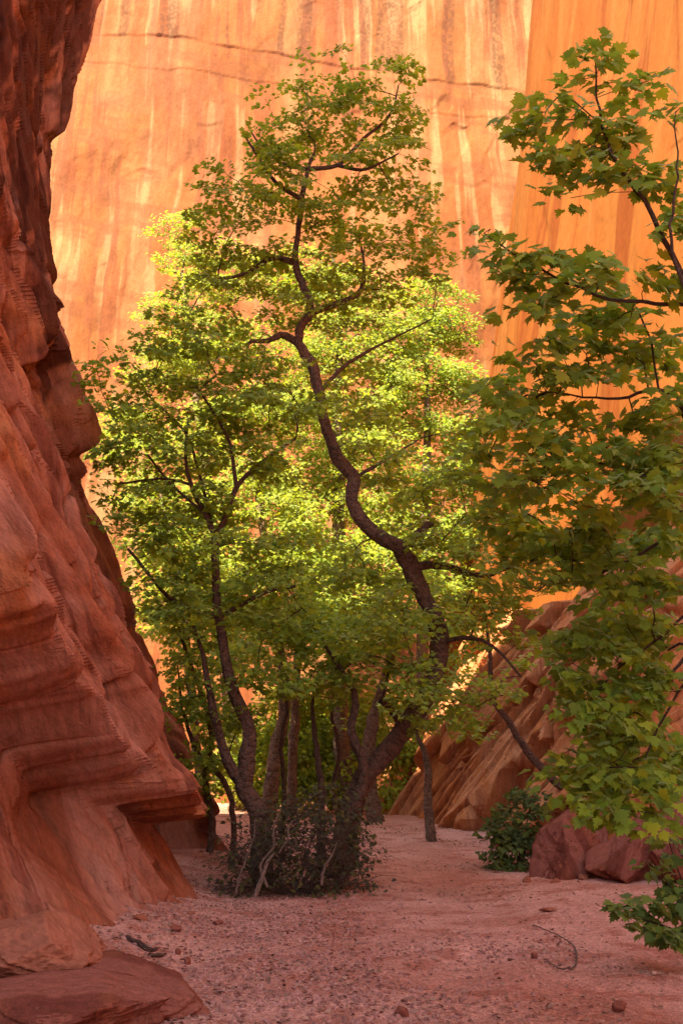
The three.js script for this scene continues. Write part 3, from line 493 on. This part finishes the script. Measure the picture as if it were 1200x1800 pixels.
// --- the near tree whose boughs reach in from the right
{
  const foot = onGround(3.6, -5.6), Sx = (d, name, r, ...p) => ({ name, pts: trace(d, ...p), r });
  const trunk = { name: 'trunk', pts: [foot.clone().add(V(0, -0.1, 0)), V(3.45, 0.9, -5.6), V(3.2, 2.0, -5.5), V(3.2, 3.2, -5.4), V(2.9, 4.4, -5.2), V(2.95, 5.6, -5.1)], r: [0.15, 0.13, 0.11, 0.09, 0.06, 0.03], bare: 0.9 };
  const join = (p, st) => { st.pts.unshift(p); st.r.unshift(st.r[0] * 1.4); return st; };
  const stems = [trunk,
    join(V(3.2, 2.6, -5.45), Sx(4.6, 'branch', [0.016, 0.012, 0.008, 0.004], [1260, 560], [1200, 485], [1130, 352], [1080, 282], [1052, 200], [1046, 110])), join(V(3.2, 2.9, -5.42), Sx(4.8, 'branch', [0.012, 0.009, 0.006, 0.003], [1260, 540], [1195, 535], [1100, 530], [1000, 500], [900, 445], [850, 410])),
    join(V(3.2, 2.4, -5.46), Sx(4.4, 'branch', [0.012, 0.008, 0.005, 0.003], [1250, 600], [1180, 430], [1190, 300], [1185, 210])), join(V(3.2, 2.2, -5.5), Sx(5.6, 'branch', [0.016, 0.012, 0.008, 0.004], [1240, 880], [1190, 858], [1100, 820], [1000, 815], [905, 810])),
    join(V(3.25, 1.9, -5.5), Sx(5.3, 'branch', [0.016, 0.012, 0.008, 0.004], [1250, 900], [1180, 690], [1080, 700], [960, 690])), join(V(3.3, 1.8, -5.55), Sx(6.2, 'branch', [0.014, 0.01, 0.007, 0.004], [1240, 900], [1190, 935], [1060, 1005], [985, 1015], [940, 1040])),
    join(V(3.35, 1.5, -5.6), Sx(6.6, 'branch', [0.014, 0.01, 0.007, 0.003], [1260, 1090], [1200, 1160], [1150, 1210], [1125, 1300], [1080, 1400], [1000, 1420])), join(V(3.35, 1.5, -5.6), Sx(6.3, 'branch', [0.012, 0.008, 0.005, 0.003], [1260, 1150], [1180, 1240], [1130, 1350], [1150, 1450])), join(V(3.3, 1.7, -5.6), Sx(6.4, 'branch', [0.012, 0.008, 0.005, 0.003], [1250, 1060], [1160, 1120], [1060, 1200], [1010, 1290]))];
  const a = 4.6, b = 5.4, c = 6.3;
  const tips = tipsIn([[1046, 110, 42, 32, a], [1075, 160, 40, 30, a], [1000, 195, 70, 32, a], [940, 230, 30, 25, a], [960, 270, 45, 25, a], [1060, 230, 50, 35, a], [1060, 290, 90, 30, a], [1020, 340, 30, 20, a], [1190, 215, 18, 35, a], [1150, 320, 50, 40, a], [1180, 410, 30, 50, a], [870, 405, 35, 14, 4.8], [880, 440, 40, 18, 4.8], [930, 480, 45, 25, 4.8], [1000, 450, 50, 22, 4.8], [1060, 470, 70, 30, a], [1150, 500, 60, 30, 4.8], [980, 530, 70, 28, 4.8], [1090, 550, 90, 30, b]], 95, 0.22, 79)
    .concat(tipsIn([[960, 640, 80, 35, b], [1070, 620, 90, 40, b], [1160, 620, 50, 40, b], [920, 690, 50, 35, b], [1020, 700, 90, 40, b], [1140, 710, 70, 40, b], [930, 760, 60, 35, b], [1040, 780, 90, 40, b], [1150, 800, 60, 40, b], [960, 840, 60, 35, b], [1070, 870, 90, 40, b], [1160, 890, 50, 40, b], [990, 930, 80, 35, c], [1100, 950, 80, 40, c], [940, 1020, 60, 25, c], [1060, 1020, 80, 30, c], [1150, 1030, 60, 40, c], [1120, 1120, 80, 40, c], [1040, 1180, 60, 35, c], [1140, 1210, 60, 40, c], [1010, 1260, 40, 35, c], [1090, 1280, 70, 40, c], [1000, 1330, 45, 30, c], [1100, 1350, 80, 35, c], [1020, 1400, 55, 22, c], [1110, 1420, 60, 28, c], [1160, 1400, 40, 30, c], [1180, 760, 25, 50, b], [1180, 860, 25, 50, b], [1175, 960, 30, 40, c], [1170, 1120, 35, 50, c + 0.6], [1060, 1100, 60, 40, c + 0.8], [1070, 1230, 60, 40, c + 0.7], [1175, 1300, 30, 60, c + 0.5], [1060, 1330, 50, 40, c + 0.7], [1150, 1340, 40, 30, c + 0.4], [880, 830, 40, 30, c], [900, 900, 50, 35, c + 0.4], [960, 980, 60, 30, c + 0.5], [890, 660, 35, 25, b + 0.6], [880, 720, 35, 30, b + 0.6], [870, 780, 35, 30, b + 0.8], [1010, 1130, 50, 30, c + 0.8]], 78, 0.5, 80));
  makeTree('maple_tree', 'near maple reaching big lobed leaves in from the right edge', 'tree', { base: foot, seed: 13, stems, tips, bark: darkBark, leaves: 22, spread: 0.165, size: 0.08, tumble: 1.4, face: 0.5, twig: 0.0024, single: 300, geos: [mapleLeaf, mapleLeafB], crownMat: leafMat(0.24, 0.39, 0.028, 0.6), mats: [leafMat(0.18, 0.32, 0.024, 0.6), leafMat(0.24, 0.39, 0.028, 0.6), leafMat(0.32, 0.45, 0.032, 0.6)] });
}
// --- slim saplings of the understorey
function sapling(label, d, seed, stemPx, r, blobs, dens, size, mat, wood, onRock) {
  const p = trace(d, ...stemPx), foot = V(p[0].x, groundY(p[0].x, p[0].z), p[0].z); if (onRock) foot.copy(p[0]); p.unshift(foot.clone().add(onRock ? V(0.25, -0.2, -0.1) : V(0, -0.08, 0)));
  return makeTree('sapling', label, 'sapling', { base: foot, seed, stems: [{ name: 'trunk', pts: p, r: px2m([r[0] * 1.2, ...r], d), wob: 0.03, bare: 0.35 }], tips: tipsIn(blobs, dens, 0.6, seed + 500), bark: wood, leaves: 16, spread: 0.26, size, tumble: 1, geos: [mapleLeaf], crownMat: mat });
}
const shadeLeaf = leafMat(0.26, 0.4, 0.028, 0.6), warmLeaf = leafMat(0.28, 0.4, 0.028, 0.6);
sapling('thin sapling with a bent dark stem between brush and crooked trunk', 16.3, 41, [[600, 1470], [632, 1395], [640, 1350], [627, 1312], [618, 1285], [626, 1230], [606, 1190], [575, 1140], [550, 1100]], [10, 9, 8.5, 8, 7, 6, 4.5, 3, 2], [[600, 1170, 60, 30, 16.3], [650, 1200, 45, 24, 16.3], [560, 1110, 60, 35, 16.3], [690, 1150, 50, 30, 16.3]], 15, 0.13, shadeLeaf, darkBark);
sapling('slender upright sapling standing behind the brush heap', 17.2, 42, [[565, 1440], [566, 1400], [558, 1330], [550, 1270], [552, 1190]], [7, 6, 5, 4, 2], [[550, 1210, 45, 28, 17.2], [590, 1230, 35, 24, 17.2], [545, 1150, 50, 35, 17.2]], 15, 0.13, shadeLeaf, darkBark);
sapling('small forked sapling with bare stem and root tuft beside the rock slope', 21.5, 43, [[757, 1462], [752, 1420], [752, 1370], [749, 1330], [735, 1300], [728, 1270]], [8, 7, 6.5, 6, 4, 2.5], [[735, 1255, 40, 22, 21.5], [790, 1265, 50, 22, 21.5], [830, 1285, 45, 16, 21.3], [700, 1240, 30, 18, 21.5]], 14, 0.15, warmLeaf, greyBark);
sapling('dead looking dark sapling leaning left from the right rock slope', 19.4, 44, [[1000, 1390], [975, 1375], [930, 1325], [898, 1275], [868, 1230], [862, 1185], [858, 1120], [850, 1070]], [7, 6.5, 6, 5.5, 5, 4, 3, 1.5], [[900, 1170, 40, 25, 19.4], [830, 1170, 35, 20, 19.4]], 8, 0.13, warmLeaf, darkBark, true);

sapling('slim leaning sapling nearest the left wall cleft', 18, 45, [[372, 1450], [362, 1370], [372, 1290], [350, 1210], [322, 1130], [300, 1050]], [6, 5.5, 5, 4, 3, 1.5], [[320, 1130, 45, 35, 18], [345, 1210, 45, 35, 18], [295, 1060, 35, 35, 18], [370, 1280, 40, 30, 18], [350, 1350, 30, 30, 18]], 16, 0.1, shadeLeaf, darkBark);
sapling('thin arching sapling left of the forked maple stems', 17.4, 46, [[410, 1450], [398, 1380], [352, 1330], [322, 1250], [312, 1170]], [5, 4.5, 4, 3, 1.5], [[310, 1190, 30, 30, 17.4], [330, 1260, 35, 30, 17.4]], 13, 0.1, shadeLeaf, darkBark);
sapling('thin straight sapling between the two grey trunks', 18.5, 47, [[497, 1450], [500, 1380], [494, 1310], [505, 1240], [500, 1160]], [4.5, 4, 3.5, 3, 1.5], [[500, 1180, 40, 28, 18.5], [470, 1230, 30, 22, 18.5]], 12, 0.1, shadeLeaf, darkBark);
sapling('thin wavy sapling right beside the crooked trunk', 18.8, 48, [[598, 1450], [586, 1390], [596, 1320], [582, 1250], [592, 1180]], [4.5, 4, 3.5, 3, 1.5], [[590, 1200, 35, 25, 18.8], [610, 1260, 25, 18, 18.8]], 12, 0.1, shadeLeaf, darkBark);

// --- sunlit cottonwoods at the bend
const sunLeaf = leafMat(0.28, 0.4, 0.028, 0.6), sunLeaf2 = leafMat(0.3, 0.4, 0.028, 0.6);
function backTree(label, d, seed, stemPx, r, blobs, mat, dens) {
  const p = trace(d, ...stemPx.map(([x, y]) => [x, y, y < 1000 ? (1000 - y) / 110 : 0])), foot = V(p[0].x, groundY(p[0].x, p[0].z), p[0].z); p.unshift(foot.clone().add(V(0, -0.1, 0)));
  makeTree('cottonwood_tree', label, 'tree', { base: foot, seed, stems: [{ name: 'trunk', pts: p, r: px2m([r[0] * 1.25, ...r], d), wob: 0.04, bare: 0.3 }], tips: tipsIn(blobs.map(b => [...b, d + (980 - b[1]) / 100]), dens * 5.5, 1.0, seed + 500), bark: greyBark, leaves: 40, spread: 0.55, size: 0.16, tumble: 1.6, face: 0.7, twig: 0.005, geos: [toothLeaf], crownMat: mat, group: 'sunlit trees at the canyon bend' });
}
backTree('pale barked cottonwood glowing yellow behind the crooked maple', 29.5, 51, [[612, 1440], [600, 1300], [590, 1050], [597, 860], [592, 700], [598, 560], [585, 450]], [16, 14, 12, 11, 9, 6, 3], [[600, 520, 110, 60], [520, 480, 90, 60], [640, 600, 100, 70], [560, 640, 100, 60], [600, 740, 110, 60], [540, 820, 90, 60], [620, 880, 90, 60], [580, 980, 100, 60], [600, 1080, 90, 60], [680, 680, 70, 50], [660, 800, 70, 50], [500, 720, 70, 50], [670, 960, 70, 50], [490, 880, 60, 50]], sunLeaf2, 2.0);
backTree('cottonwood with a tall bright crown near the right cliff foot', 31, 52, [[735, 1430], [740, 1250], [745, 1000], [750, 800], [750, 620]], [14, 12, 10, 8, 4], [[760, 520, 60, 45], [720, 580, 80, 50], [790, 580, 50, 50], [740, 660, 90, 55], [800, 680, 50, 50], [720, 740, 80, 50], [790, 770, 60, 50], [760, 850, 70, 50], [740, 940, 80, 50], [830, 830, 50, 50], [830, 930, 50, 50], [700, 1020, 70, 45], [790, 1020, 60, 45]], sunLeaf, 2.2);
backTree('grey leaning cottonwood trunk left behind the brush heap', 27, 53, [[470, 1440], [478, 1370], [488, 1300], [500, 1250], [480, 1050], [450, 850], [420, 700]], [13, 12.5, 12, 10, 8, 6, 3], [[360, 520, 70, 50], [420, 600, 80, 50], [330, 620, 70, 50], [470, 720, 80, 50], [380, 740, 80, 50], [450, 830, 80, 50], [500, 900, 70, 50], [400, 900, 80, 50], [460, 1000, 80, 50], [530, 1050, 60, 50]], sunLeaf2, 2.0);
backTree('straight dark cottonwood trunk just right of the leaning one', 28, 54, [[512, 1440], [513, 1370], [516, 1290], [520, 1200], [530, 1050], [520, 900]], [9, 8.5, 8, 7, 5, 3], [[500, 1060, 80, 50], [560, 1100, 70, 45], [440, 1100, 70, 45], [520, 980, 70, 45]], sunLeaf, 2.0);
backTree('bright leafed cottonwood showing at the left edge of the canopy', 32, 55, [[420, 1440], [400, 1200], [370, 900], [340, 650], [320, 480]], [14, 12, 10, 7, 4], [[310, 400, 45, 35], [330, 460, 55, 45], [400, 470, 60, 50], [290, 660, 70, 50], [300, 560, 60, 50], [250, 740, 70, 50], [350, 800, 70, 50], [300, 880, 80, 60], [380, 1000, 80, 60], [300, 1050, 60, 60]], sunLeaf2, 1.8);
backTree('orange lit double trunk beside the far end of the path', 26, 56, [[660, 1452], [652, 1400], [648, 1340], [655, 1270], [690, 1150], [720, 1050]], [15, 13, 12, 10, 6, 3], [[690, 1090, 70, 45], [760, 1060, 60, 40], [640, 1100, 60, 40], [700, 1000, 70, 40], [800, 1120, 40, 30]], sunLeaf, 1.9);
backTree('far low cottonwood filling the gap between the trunks', 34, 57, [[560, 1435], [560, 1380], [555, 1300], [560, 1200]], [10, 9, 7, 4], [[540, 1300, 60, 45], [600, 1280, 60, 45], [470, 1300, 50, 45], [650, 1300, 40, 40], [560, 1380, 70, 35], [430, 1350, 50, 40], [480, 1390, 40, 30], [700, 1330, 30, 40], [520, 1250, 60, 45], [640, 1240, 50, 40], [580, 1340, 60, 40], [510, 1350, 50, 40], [690, 1400, 25, 30]], sunLeaf2, 3.4);

backTree('leafy cottonwood low against the left wall beyond the young maple', 26, 58, [[360, 1440], [345, 1300], [330, 1150], [310, 1000], [280, 850]], [9, 8, 7, 5, 3], [[230, 800, 50, 50], [270, 880, 60, 50], [330, 960, 70, 50], [280, 980, 60, 50], [380, 1060, 60, 50], [310, 1080, 60, 50], [350, 1160, 60, 50], [430, 1130, 50, 45], [350, 1240, 40, 45], [370, 1330, 35, 40]], sunLeaf, 1.7);

// ---------------------------------------------------------------- shrubs and the heap of brush
function shrub(label, foot, seed, blobs, o) {
  const R = rng(seed), stems = [];
  for (let i = 0; i < o.stems; i++) { const b = blobs[i % blobs.length], e = at(b[0] + (R() - 0.5) * b[2], b[1] + (R() - 0.5) * b[3], b[4]), m = foot.clone().lerp(e, 0.5).add(V((R() - 0.5) * 0.2, 0.08, (R() - 0.5) * 0.2)); stems.push({ name: 'stem', pts: [foot.clone().add(V((R() - 0.5) * 0.2, -0.05, (R() - 0.5) * 0.2)), m, e], r: [0.012, 0.009, 0.004] }); }
  return makeTree('shrub', label, 'shrub', { base: foot, seed, stems, tips: tipsIn(blobs, o.density, o.deep, seed + 500), bark: o.bark ?? darkBark, leaves: o.leaves, spread: o.spread, size: o.size, tumble: 1.3, twig: o.twig ?? 0.0022, face: 0.4, single: o.single, geos: o.geos ?? [mapleLeaf], crownMat: o.mat, mats: o.mats });
}
{
  const f = at(525, 1555, 14.7); f.y = groundY(f.x, f.z);
  shrub('dark heap of leafy brush and flood debris at the foot of the trees', f, 61, [[470, 1480, 70, 60, 15], [540, 1470, 80, 65, 15], [600, 1480, 50, 65, 15.2], [440, 1530, 50, 35, 14.8], [520, 1540, 80, 30, 14.7], [595, 1540, 50, 25, 14.8], [560, 1410, 60, 30, 15.3], [392, 1560, 22, 10, 14.6], [370, 1565, 12, 6, 14.6], [640, 1555, 24, 10, 14.8], [630, 1440, 26, 45, 15.4], [628, 1520, 22, 26, 15.2], [648, 1490, 12, 26, 15.2], [402, 1520, 18, 22, 14.9], [412, 1560, 30, 12, 14.6], [560, 1562, 40, 8, 14.6], [655, 1525, 12, 10, 15.1], [590, 1385, 25, 18, 15.3]], { stems: 34, density: 75, deep: 0.6, leaves: 6, spread: 0.2, size: 0.085, bark: bark(0.17, 0.1, 0.07), twig: 0.0034, geos: [toothLeaf], mat: leafMat(0.07, 0.07, 0.026, 0.3) });
  const heap = scene.children[scene.children.length - 1], RT = rng(661), tangle = [];
  for (let i = 0; i < 260; i++) { const a = RT() * Math.PI * 2, c = V((RT() - 0.5) * 1.7, 0.05 + Math.pow(RT(), 1.5) * 0.8, (RT() - 0.5) * 0.7 + 0.15), e = c.clone().add(V(Math.cos(a) * (0.3 + RT() * 0.5), (RT() - 0.35) * 0.8, Math.sin(a) * 0.45 + 0.15)), m = c.clone().lerp(e, 0.5).add(V((RT() - 0.5) * 0.2, (RT() - 0.2) * 0.2, (RT() - 0.5) * 0.2)); const [P, Q] = smooth([c, m, e], [0.003 + 0.006 * RT(), 0.004, 0.0015], 0.07, 0.02, RT); tangle.push(tube(P, Q, 5)); }
  part('bare_twigs', mergeGeometries(tangle), bark(0.2, 0.12, 0.085), heap).userData.kind = 'stuff';
  const f2 = at(905, 1530, 17.4); f2.y = groundY(f2.x, f2.z);
  shrub('dark leafy shrub against the foot of the right rock slope', f2, 62, [[910, 1440, 45, 35, 17.4], [890, 1480, 40, 30, 17.3], [935, 1480, 30, 35, 17.4], [905, 1515, 45, 12, 17.2], [930, 1400, 25, 25, 17.5], [860, 1505, 15, 12, 17.2]], { stems: 8, density: 45, deep: 0.4, leaves: 16, spread: 0.17, size: 0.11, mat: leafMat(0.09, 0.13, 0.022, 0.4) });
  const f3 = onGround(3.25, -9.2);
  shrub('green leafy shrub low at the right edge on the sand', f3, 63, [[1180, 1490, 20, 25, 9.2], [1165, 1540, 28, 18, 9.2], [1120, 1600, 35, 20, 9], [1165, 1610, 35, 30, 9.1], [1190, 1570, 20, 30, 9.2], [1150, 1640, 35, 16, 9], [1200, 1640, 30, 25, 9.1]], { stems: 9, density: 70, deep: 0.25, leaves: 9, spread: 0.13, size: 0.12, single: 200, geos: [mapleLeaf, mapleLeafB], mat: leafMat(0.12, 0.22, 0.028, 0.45), mats: [leafMat(0.09, 0.17, 0.024, 0.45), leafMat(0.16, 0.26, 0.03, 0.45)] });
}
function stick(name, label, category, pts, r, mat, seed, lift = 0.5) { const base = pts[0].clone(); const R = rng(seed), [P, Q] = smooth(pts.map(p => p.clone().sub(base)), r, 0.06, 0.012, R); const m = part(name, tube(P, Q, 7, 0.25, seed), mat, scene); m.name = numbered(name); m.position.copy(base); return tag(m, label, category); }
const D = 13.9;
stick('dead_branch', 'pale bare branch standing straight up in the middle of the brush heap', 'branch', trace(D, [470, 1560], [458, 1520], [480, 1490], [482, 1450], [492, 1425]), px2m([2.4, 2.2, 1.8, 1.4, 0.8], D), deadWood, 71);
stick('dead_branch', 'pale curved dead branch at the left of the brush heap', 'branch', trace(D, [415, 1570], [420, 1545], [432, 1510], [446, 1470], [448, 1440]), px2m([2, 1.8, 1.5, 1.2, 0.7], D), deadWood, 72);
stick('dead_branch', 'thick reddish stub of dead wood low in the brush heap', 'branch', trace(D, [448, 1575], [460, 1545], [470, 1515], [482, 1500]), px2m([4.2, 3.8, 3, 1.8], D), deadWood, 73);
stick('dead_branch', 'thin pale twig slanting right out of the brush heap', 'branch', trace(D, [490, 1500], [505, 1475], [508, 1450], [520, 1440]), px2m([1.9, 1.6, 1.3, 0.8], D), deadWood, 74);
stick('dead_branch', 'short broken pale branch at the right foot of the brush heap', 'branch', trace(D, [565, 1555], [570, 1525], [585, 1500], [592, 1480]), px2m([2.6, 2, 1.5, 0.8], D), deadWood, 75);
{
  const g = (px, py) => { const a = at(px, py, 1), k = (EYE - 0.05) / (EYE - a.y), x = a.x * k, z = a.z * k; return V(x, groundY(x, z) + 0.02, z); };
  stick('curved_stick', 'thin curved bare stick lying on the sand at the right', 'stick', [g(935, 1625), g(975, 1640), g(1005, 1660), g(1012, 1680), g(1000, 1698), g(985, 1698), g(960, 1685)], [0.005, 0.006, 0.007, 0.008, 0.008, 0.007, 0.005], deadWood, 76);
  stick('driftwood_stick', 'short brown driftwood stick near the left wall foot', 'stick', [g(222, 1662), g(245, 1668), g(262, 1672), g(276, 1668)], [0.02, 0.026, 0.024, 0.012], darkBark, 77);
  stick('driftwood_stick', 'stubby driftwood piece in front of the brown stick', 'stick', [g(262, 1678), g(278, 1676), g(292, 1672)], [0.018, 0.02, 0.01], greyBark, 78);
}

// ---------------------------------------------------------------- loose rock
function rock(name, label, category, p, size, turn, seed, mat, o = {}) {
  const R = rng(seed), g = new THREE.IcosahedronGeometry(1, o.detail ?? 24), pos = g.attributes.position, planes = [], v = V(0, 0, 0);
  for (let i = 0; i < (o.cuts ?? 11); i++) planes.push([V(R() * 2 - 1, R() * 2 - 1, R() * 2 - 1).normalize(), 0.55 + R() * 0.3]);
  (o.flat ?? []).forEach(f => planes.push(f));
  const uv = g.attributes.uv;
  for (let i = 0; i < pos.count; i++) {
    v.fromBufferAttribute(pos, i); let r = 1.05;
    for (const [n, d] of planes) { const k = v.dot(n); if (k > 1e-3) r = Math.min(r, d / k); }
    plates(v.x * 1.6 + v.y, v.z * 1.6 + v.y * 2, seed, 1, 0.1); r *= 1 + 0.1 * PL[0] + 0.09 * fbm(v.x * 2 + seed, v.y * 5 + v.z * 2, 4, seed) + 0.03 * fbm(v.x * 9 + v.z * 7, v.y * 12, 3, seed + 5);
    pos.setXYZ(i, v.x * r * size[0], v.y * r * size[1], v.z * r * size[2]); uv.setXY(i, v.x * r * size[0] + v.y * 0.3 + seed, v.z * r * size[2] + v.y * r * size[1]);
  }
  weld(g); g.setIndex(new THREE.BufferAttribute(Uint32Array.from({ length: pos.count }, (_, i) => i), 1)); const gg = crisp(g, 0.8);
  const m = part(name, gg, mat, scene); m.name = numbered(name); m.position.copy(p); m.rotation.set(o.rx ?? 0, turn, o.rz ?? 0);
  return tag(m, label, category);
}
function weld(g) {       // smooth normals across the seams of an unindexed sphere
  const p = g.attributes.position, map = new Map(), n = new Float32Array(p.count * 3); g.computeVertexNormals();
  const key = i => `${Math.round(p.getX(i) * 2e4)},${Math.round(p.getY(i) * 2e4)},${Math.round(p.getZ(i) * 2e4)}`, q = g.attributes.normal;
  const keys = []; for (let i = 0; i < p.count; i++) { const k = key(i); keys.push(k); const a = map.get(k) ?? [0, 0, 0]; a[0] += q.getX(i); a[1] += q.getY(i); a[2] += q.getZ(i); map.set(k, a); }
  keys.forEach((k, i) => { const a = map.get(k), l = Math.hypot(...a) || 1; n[i * 3] = a[0] / l; n[i * 3 + 1] = a[1] / l; n[i * 3 + 2] = a[2] / l; });
  g.setAttribute('normal', new THREE.BufferAttribute(n, 3)); return g;
}
const stoneMat = new THREE.MeshPhysicalMaterial({ specularIntensity: 0.2, name: 'plum sandstone', color: new THREE.Color().setRGB(0.75, 0.72, 0.85), map: scaled(wallColor, 1 / 4, 1 / 4), bumpMap: scaled(streakBump, 1 / 1.6, 1 / 1.6), bumpScale: 0.02, roughness: 0.9 });
const gp = (px, py, up = 0) => { const a = at(px, py, 1); let k = EYE / (EYE - a.y); for (let i = 0; i < 6; i++) k = (EYE - groundY(a.x * k, a.z * k)) / (EYE - a.y); return V(a.x * k, groundY(a.x * k, a.z * k) + up, a.z * k); };
rock('fallen_slab', 'long split red slab tipped on the sand in the lower left corner', 'rock', gp(225, 1775, 0.1), [0.72, 0.2, 0.42], -0.35, 91, stoneMat, { rz: -0.2, rx: 0.2, flat: [[V(0, 1, 0.12).normalize(), 0.5], [V(0.9, 0.2, 0.3).normalize(), 0.6], [V(0.4, 0.5, 0.7).normalize(), 0.62]] });
rock('boulder', 'broad low plum coloured boulder at the bottom left edge', 'rock', gp(90, 1790, 0.02), [0.75, 0.22, 0.6], 0.3, 92, stoneMat, { detail: 28 });
rock('boulder', 'rough orange boulder leaning against the left wall foot', 'rock', gp(60, 1720, 0.12), [0.55, 0.3, 0.6], 0.9, 93, wallMat, { detail: 28 });
rock('boulder', 'flat cracked rock between the wall foot and the fallen slab', 'rock', gp(150, 1725, 0.02), [0.42, 0.12, 0.4], 0.2, 94, wallMat);
rock('stone', 'fist sized stone alone on the sand at the bottom right', 'stone', gp(1090, 1778, 0.03), [0.055, 0.04, 0.05], 0.4, 95, stoneMat, { detail: 8 });
rock('stone', 'dark stone at the bottom edge left of the lone stone', 'stone', gp(705, 1786, 0.02), [0.06, 0.04, 0.05], 1.4, 96, stoneMat, { detail: 8 });
rock('stone', 'dark stone at the tip of the left wall foot', 'stone', gp(310, 1638, 0.03), [0.075, 0.05, 0.06], 0.8, 97, stoneMat, { detail: 8 });
rock('stone', 'flat pale stone lying on open sand right of centre', 'stone', gp(962, 1602, 0.015), [0.11, 0.03, 0.07], 0.2, 98, wallMat, { detail: 8 });
rock('stone', 'small square stone on gravel before the brush heap', 'stone', gp(382, 1625, 0.02), [0.065, 0.035, 0.05], 0.2, 99, stoneMat, { detail: 8 });
rock('stone', 'reddish stone beside the curved stick', 'stone', gp(940, 1685, 0.02), [0.05, 0.035, 0.045], 0.9, 100, stoneMat, { detail: 8 });
// slabs leaning on the foot of the right slope
const slabCuts = [[V(-0.75, 0.55, 0.35).normalize(), 0.42], [V(0.3, 0.5, 0.8).normalize(), 0.5], [V(0.8, -0.2, 0.55).normalize(), 0.6], [V(0, -1, 0.1).normalize(), 0.6]];
rock('leaning_slab', 'wide dark slab leaning on the right slope behind the leafy shrub', 'rock', gp(1000, 1540, 0.35), [0.85, 0.75, 0.6], 0.15, 101, stoneMat, { rz: 0.25, cuts: 8, flat: slabCuts });
rock('leaning_slab', 'narrow dark slab leaning on the right slope next to the black gap', 'rock', gp(1110, 1550, 0.35), [0.55, 0.8, 0.5], -0.1, 102, stoneMat, { rz: -0.45, cuts: 8, flat: slabCuts });
rock('leaning_slab', 'tall slab leaning at the far right behind hanging leaves', 'rock', gp(1195, 1545, 0.45), [0.6, 0.95, 0.6], 0.3, 103, stoneMat, { rz: -0.4, cuts: 9, flat: slabCuts });
{ const R = rng(333); for (let i = 0; i < 5; i++) { const k = rock('rubble_stone', 'angular red stone half buried at the foot of the leaning slabs', 'stone', gp(925 + i * 45 + R() * 12, 1541 + R() * 16, 0.01), [0.06 + R() * 0.09, 0.05 + R() * 0.05, 0.06 + R() * 0.06], R() * 6, 340 + i, wallMat, { detail: 8 }); k.userData.group = 'rubble below the slabs'; } }
{ const R = rng(334); for (let i = 0; i < 5; i++) { const k = rock('rubble_stone', 'angular red stone lying along the left wall foot', 'stone', gp(205 + R() * 130, 1600 + R() * 110, 0.01), [0.03 + R() * 0.06, 0.025 + R() * 0.03, 0.03 + R() * 0.05], R() * 6, 360 + i, i % 2 ? wallMat : stoneMat, { detail: 6 }); k.userData.group = 'rubble along the left wall'; } }
// ---------------------------------------------------------------- gravel and leaf litter
{
  const R = rng(201), geo = new THREE.DodecahedronGeometry(1, 0), im = (name, g, mat, list, label, cat) => {
    const m = new THREE.InstancedMesh(g, mat, list.length), mx = new THREE.Matrix4(), q = new THREE.Quaternion(), e = new THREE.Euler(), c = new THREE.Color();
    list.forEach((p, i) => { e.set(p.rx, p.ry, p.rz); q.setFromEuler(e); mx.compose(p.p, q, p.s); m.setMatrixAt(i, mx); c.setRGB(...p.c); m.setColorAt(i, c); });
    m.name = name; m.userData.kind = 'stuff'; tag(m, label, cat); scene.add(shade(m));
  };
  const list = [], chips = [];
  const inBand = (x, z) => { const s = -z, path = 0.35 + 0.25 * Math.sin(s * 0.35) - (s - 9) * 0.06; return Math.exp(-Math.pow((x - path + 0.9) / 1.1, 2)) + 0.8 * Math.exp(-Math.pow((x - 1.5) / 0.7, 2) - Math.pow((s - 10) / 0.8, 2)); };
  for (let k = 0; list.length < 19000 && k < 300000; k++) {
    const z = -6.2 - 16 * Math.pow(R(), 1.3), x = -2.4 + R() * 6; if (R() > inBand(x, z) * (0.4 + 0.9 * sm(-0.2, 0.3, n2(x * 1.7, z * 1.4, 211))) + 0.05 + 0.3 * sm(1.4, 0.4, x) * sm(0.2, 0.6, n2(x * 0.9, z * 0.9, 213))) continue;
    const s = 0.005 + 0.016 * Math.pow(R(), 4), t = R();
    list.push({ p: V(x, groundY(x, z) + s * 0.3, z), rx: R() * 0.6, ry: R() * 6, rz: R() * 0.6, s: V(s * (1 + R()), s * 0.6, s), c: [0.22 + 0.25 * t, 0.09 + 0.14 * t, 0.07 + 0.12 * t] });
  }
  for (let k = 0; chips.length < 8000 && k < 200000; k++) {
    const z = -6.2 - 19 * Math.pow(R(), 1.2), x = -2.4 + R() * 6.5; if (R() > 0.6 * inBand(x, z) + 0.05 + 0.4 * sm(-1.2, -2, x) + 0.5 * sm(0.25, 0.6, n2(x * 1.3, z * 0.8, 217))) continue;
    const s = 0.02 + 0.035 * R(), t = R();
    chips.push({ p: V(x, groundY(x, z) + 0.018, z), rx: (R() - 0.5) * 0.9, ry: R() * 6, rz: (R() - 0.5) * 0.9, s: V(s, s, s), c: [0.14 + 0.3 * t, 0.075 + 0.17 * t, 0.05 + 0.13 * t] });
  }
  im('gravel', geo, new THREE.MeshStandardMaterial({ roughness: 0.95 }), list, 'fine red gravel strewn along the sandy wash', 'gravel');
  im('leaf_litter', plainLeaf, new THREE.MeshStandardMaterial({ roughness: 0.95, side: THREE.DoubleSide }), chips, 'dry brown leaf and bark litter strewn over the sand', 'leaf litter');
}
renderer.render(scene, camera);
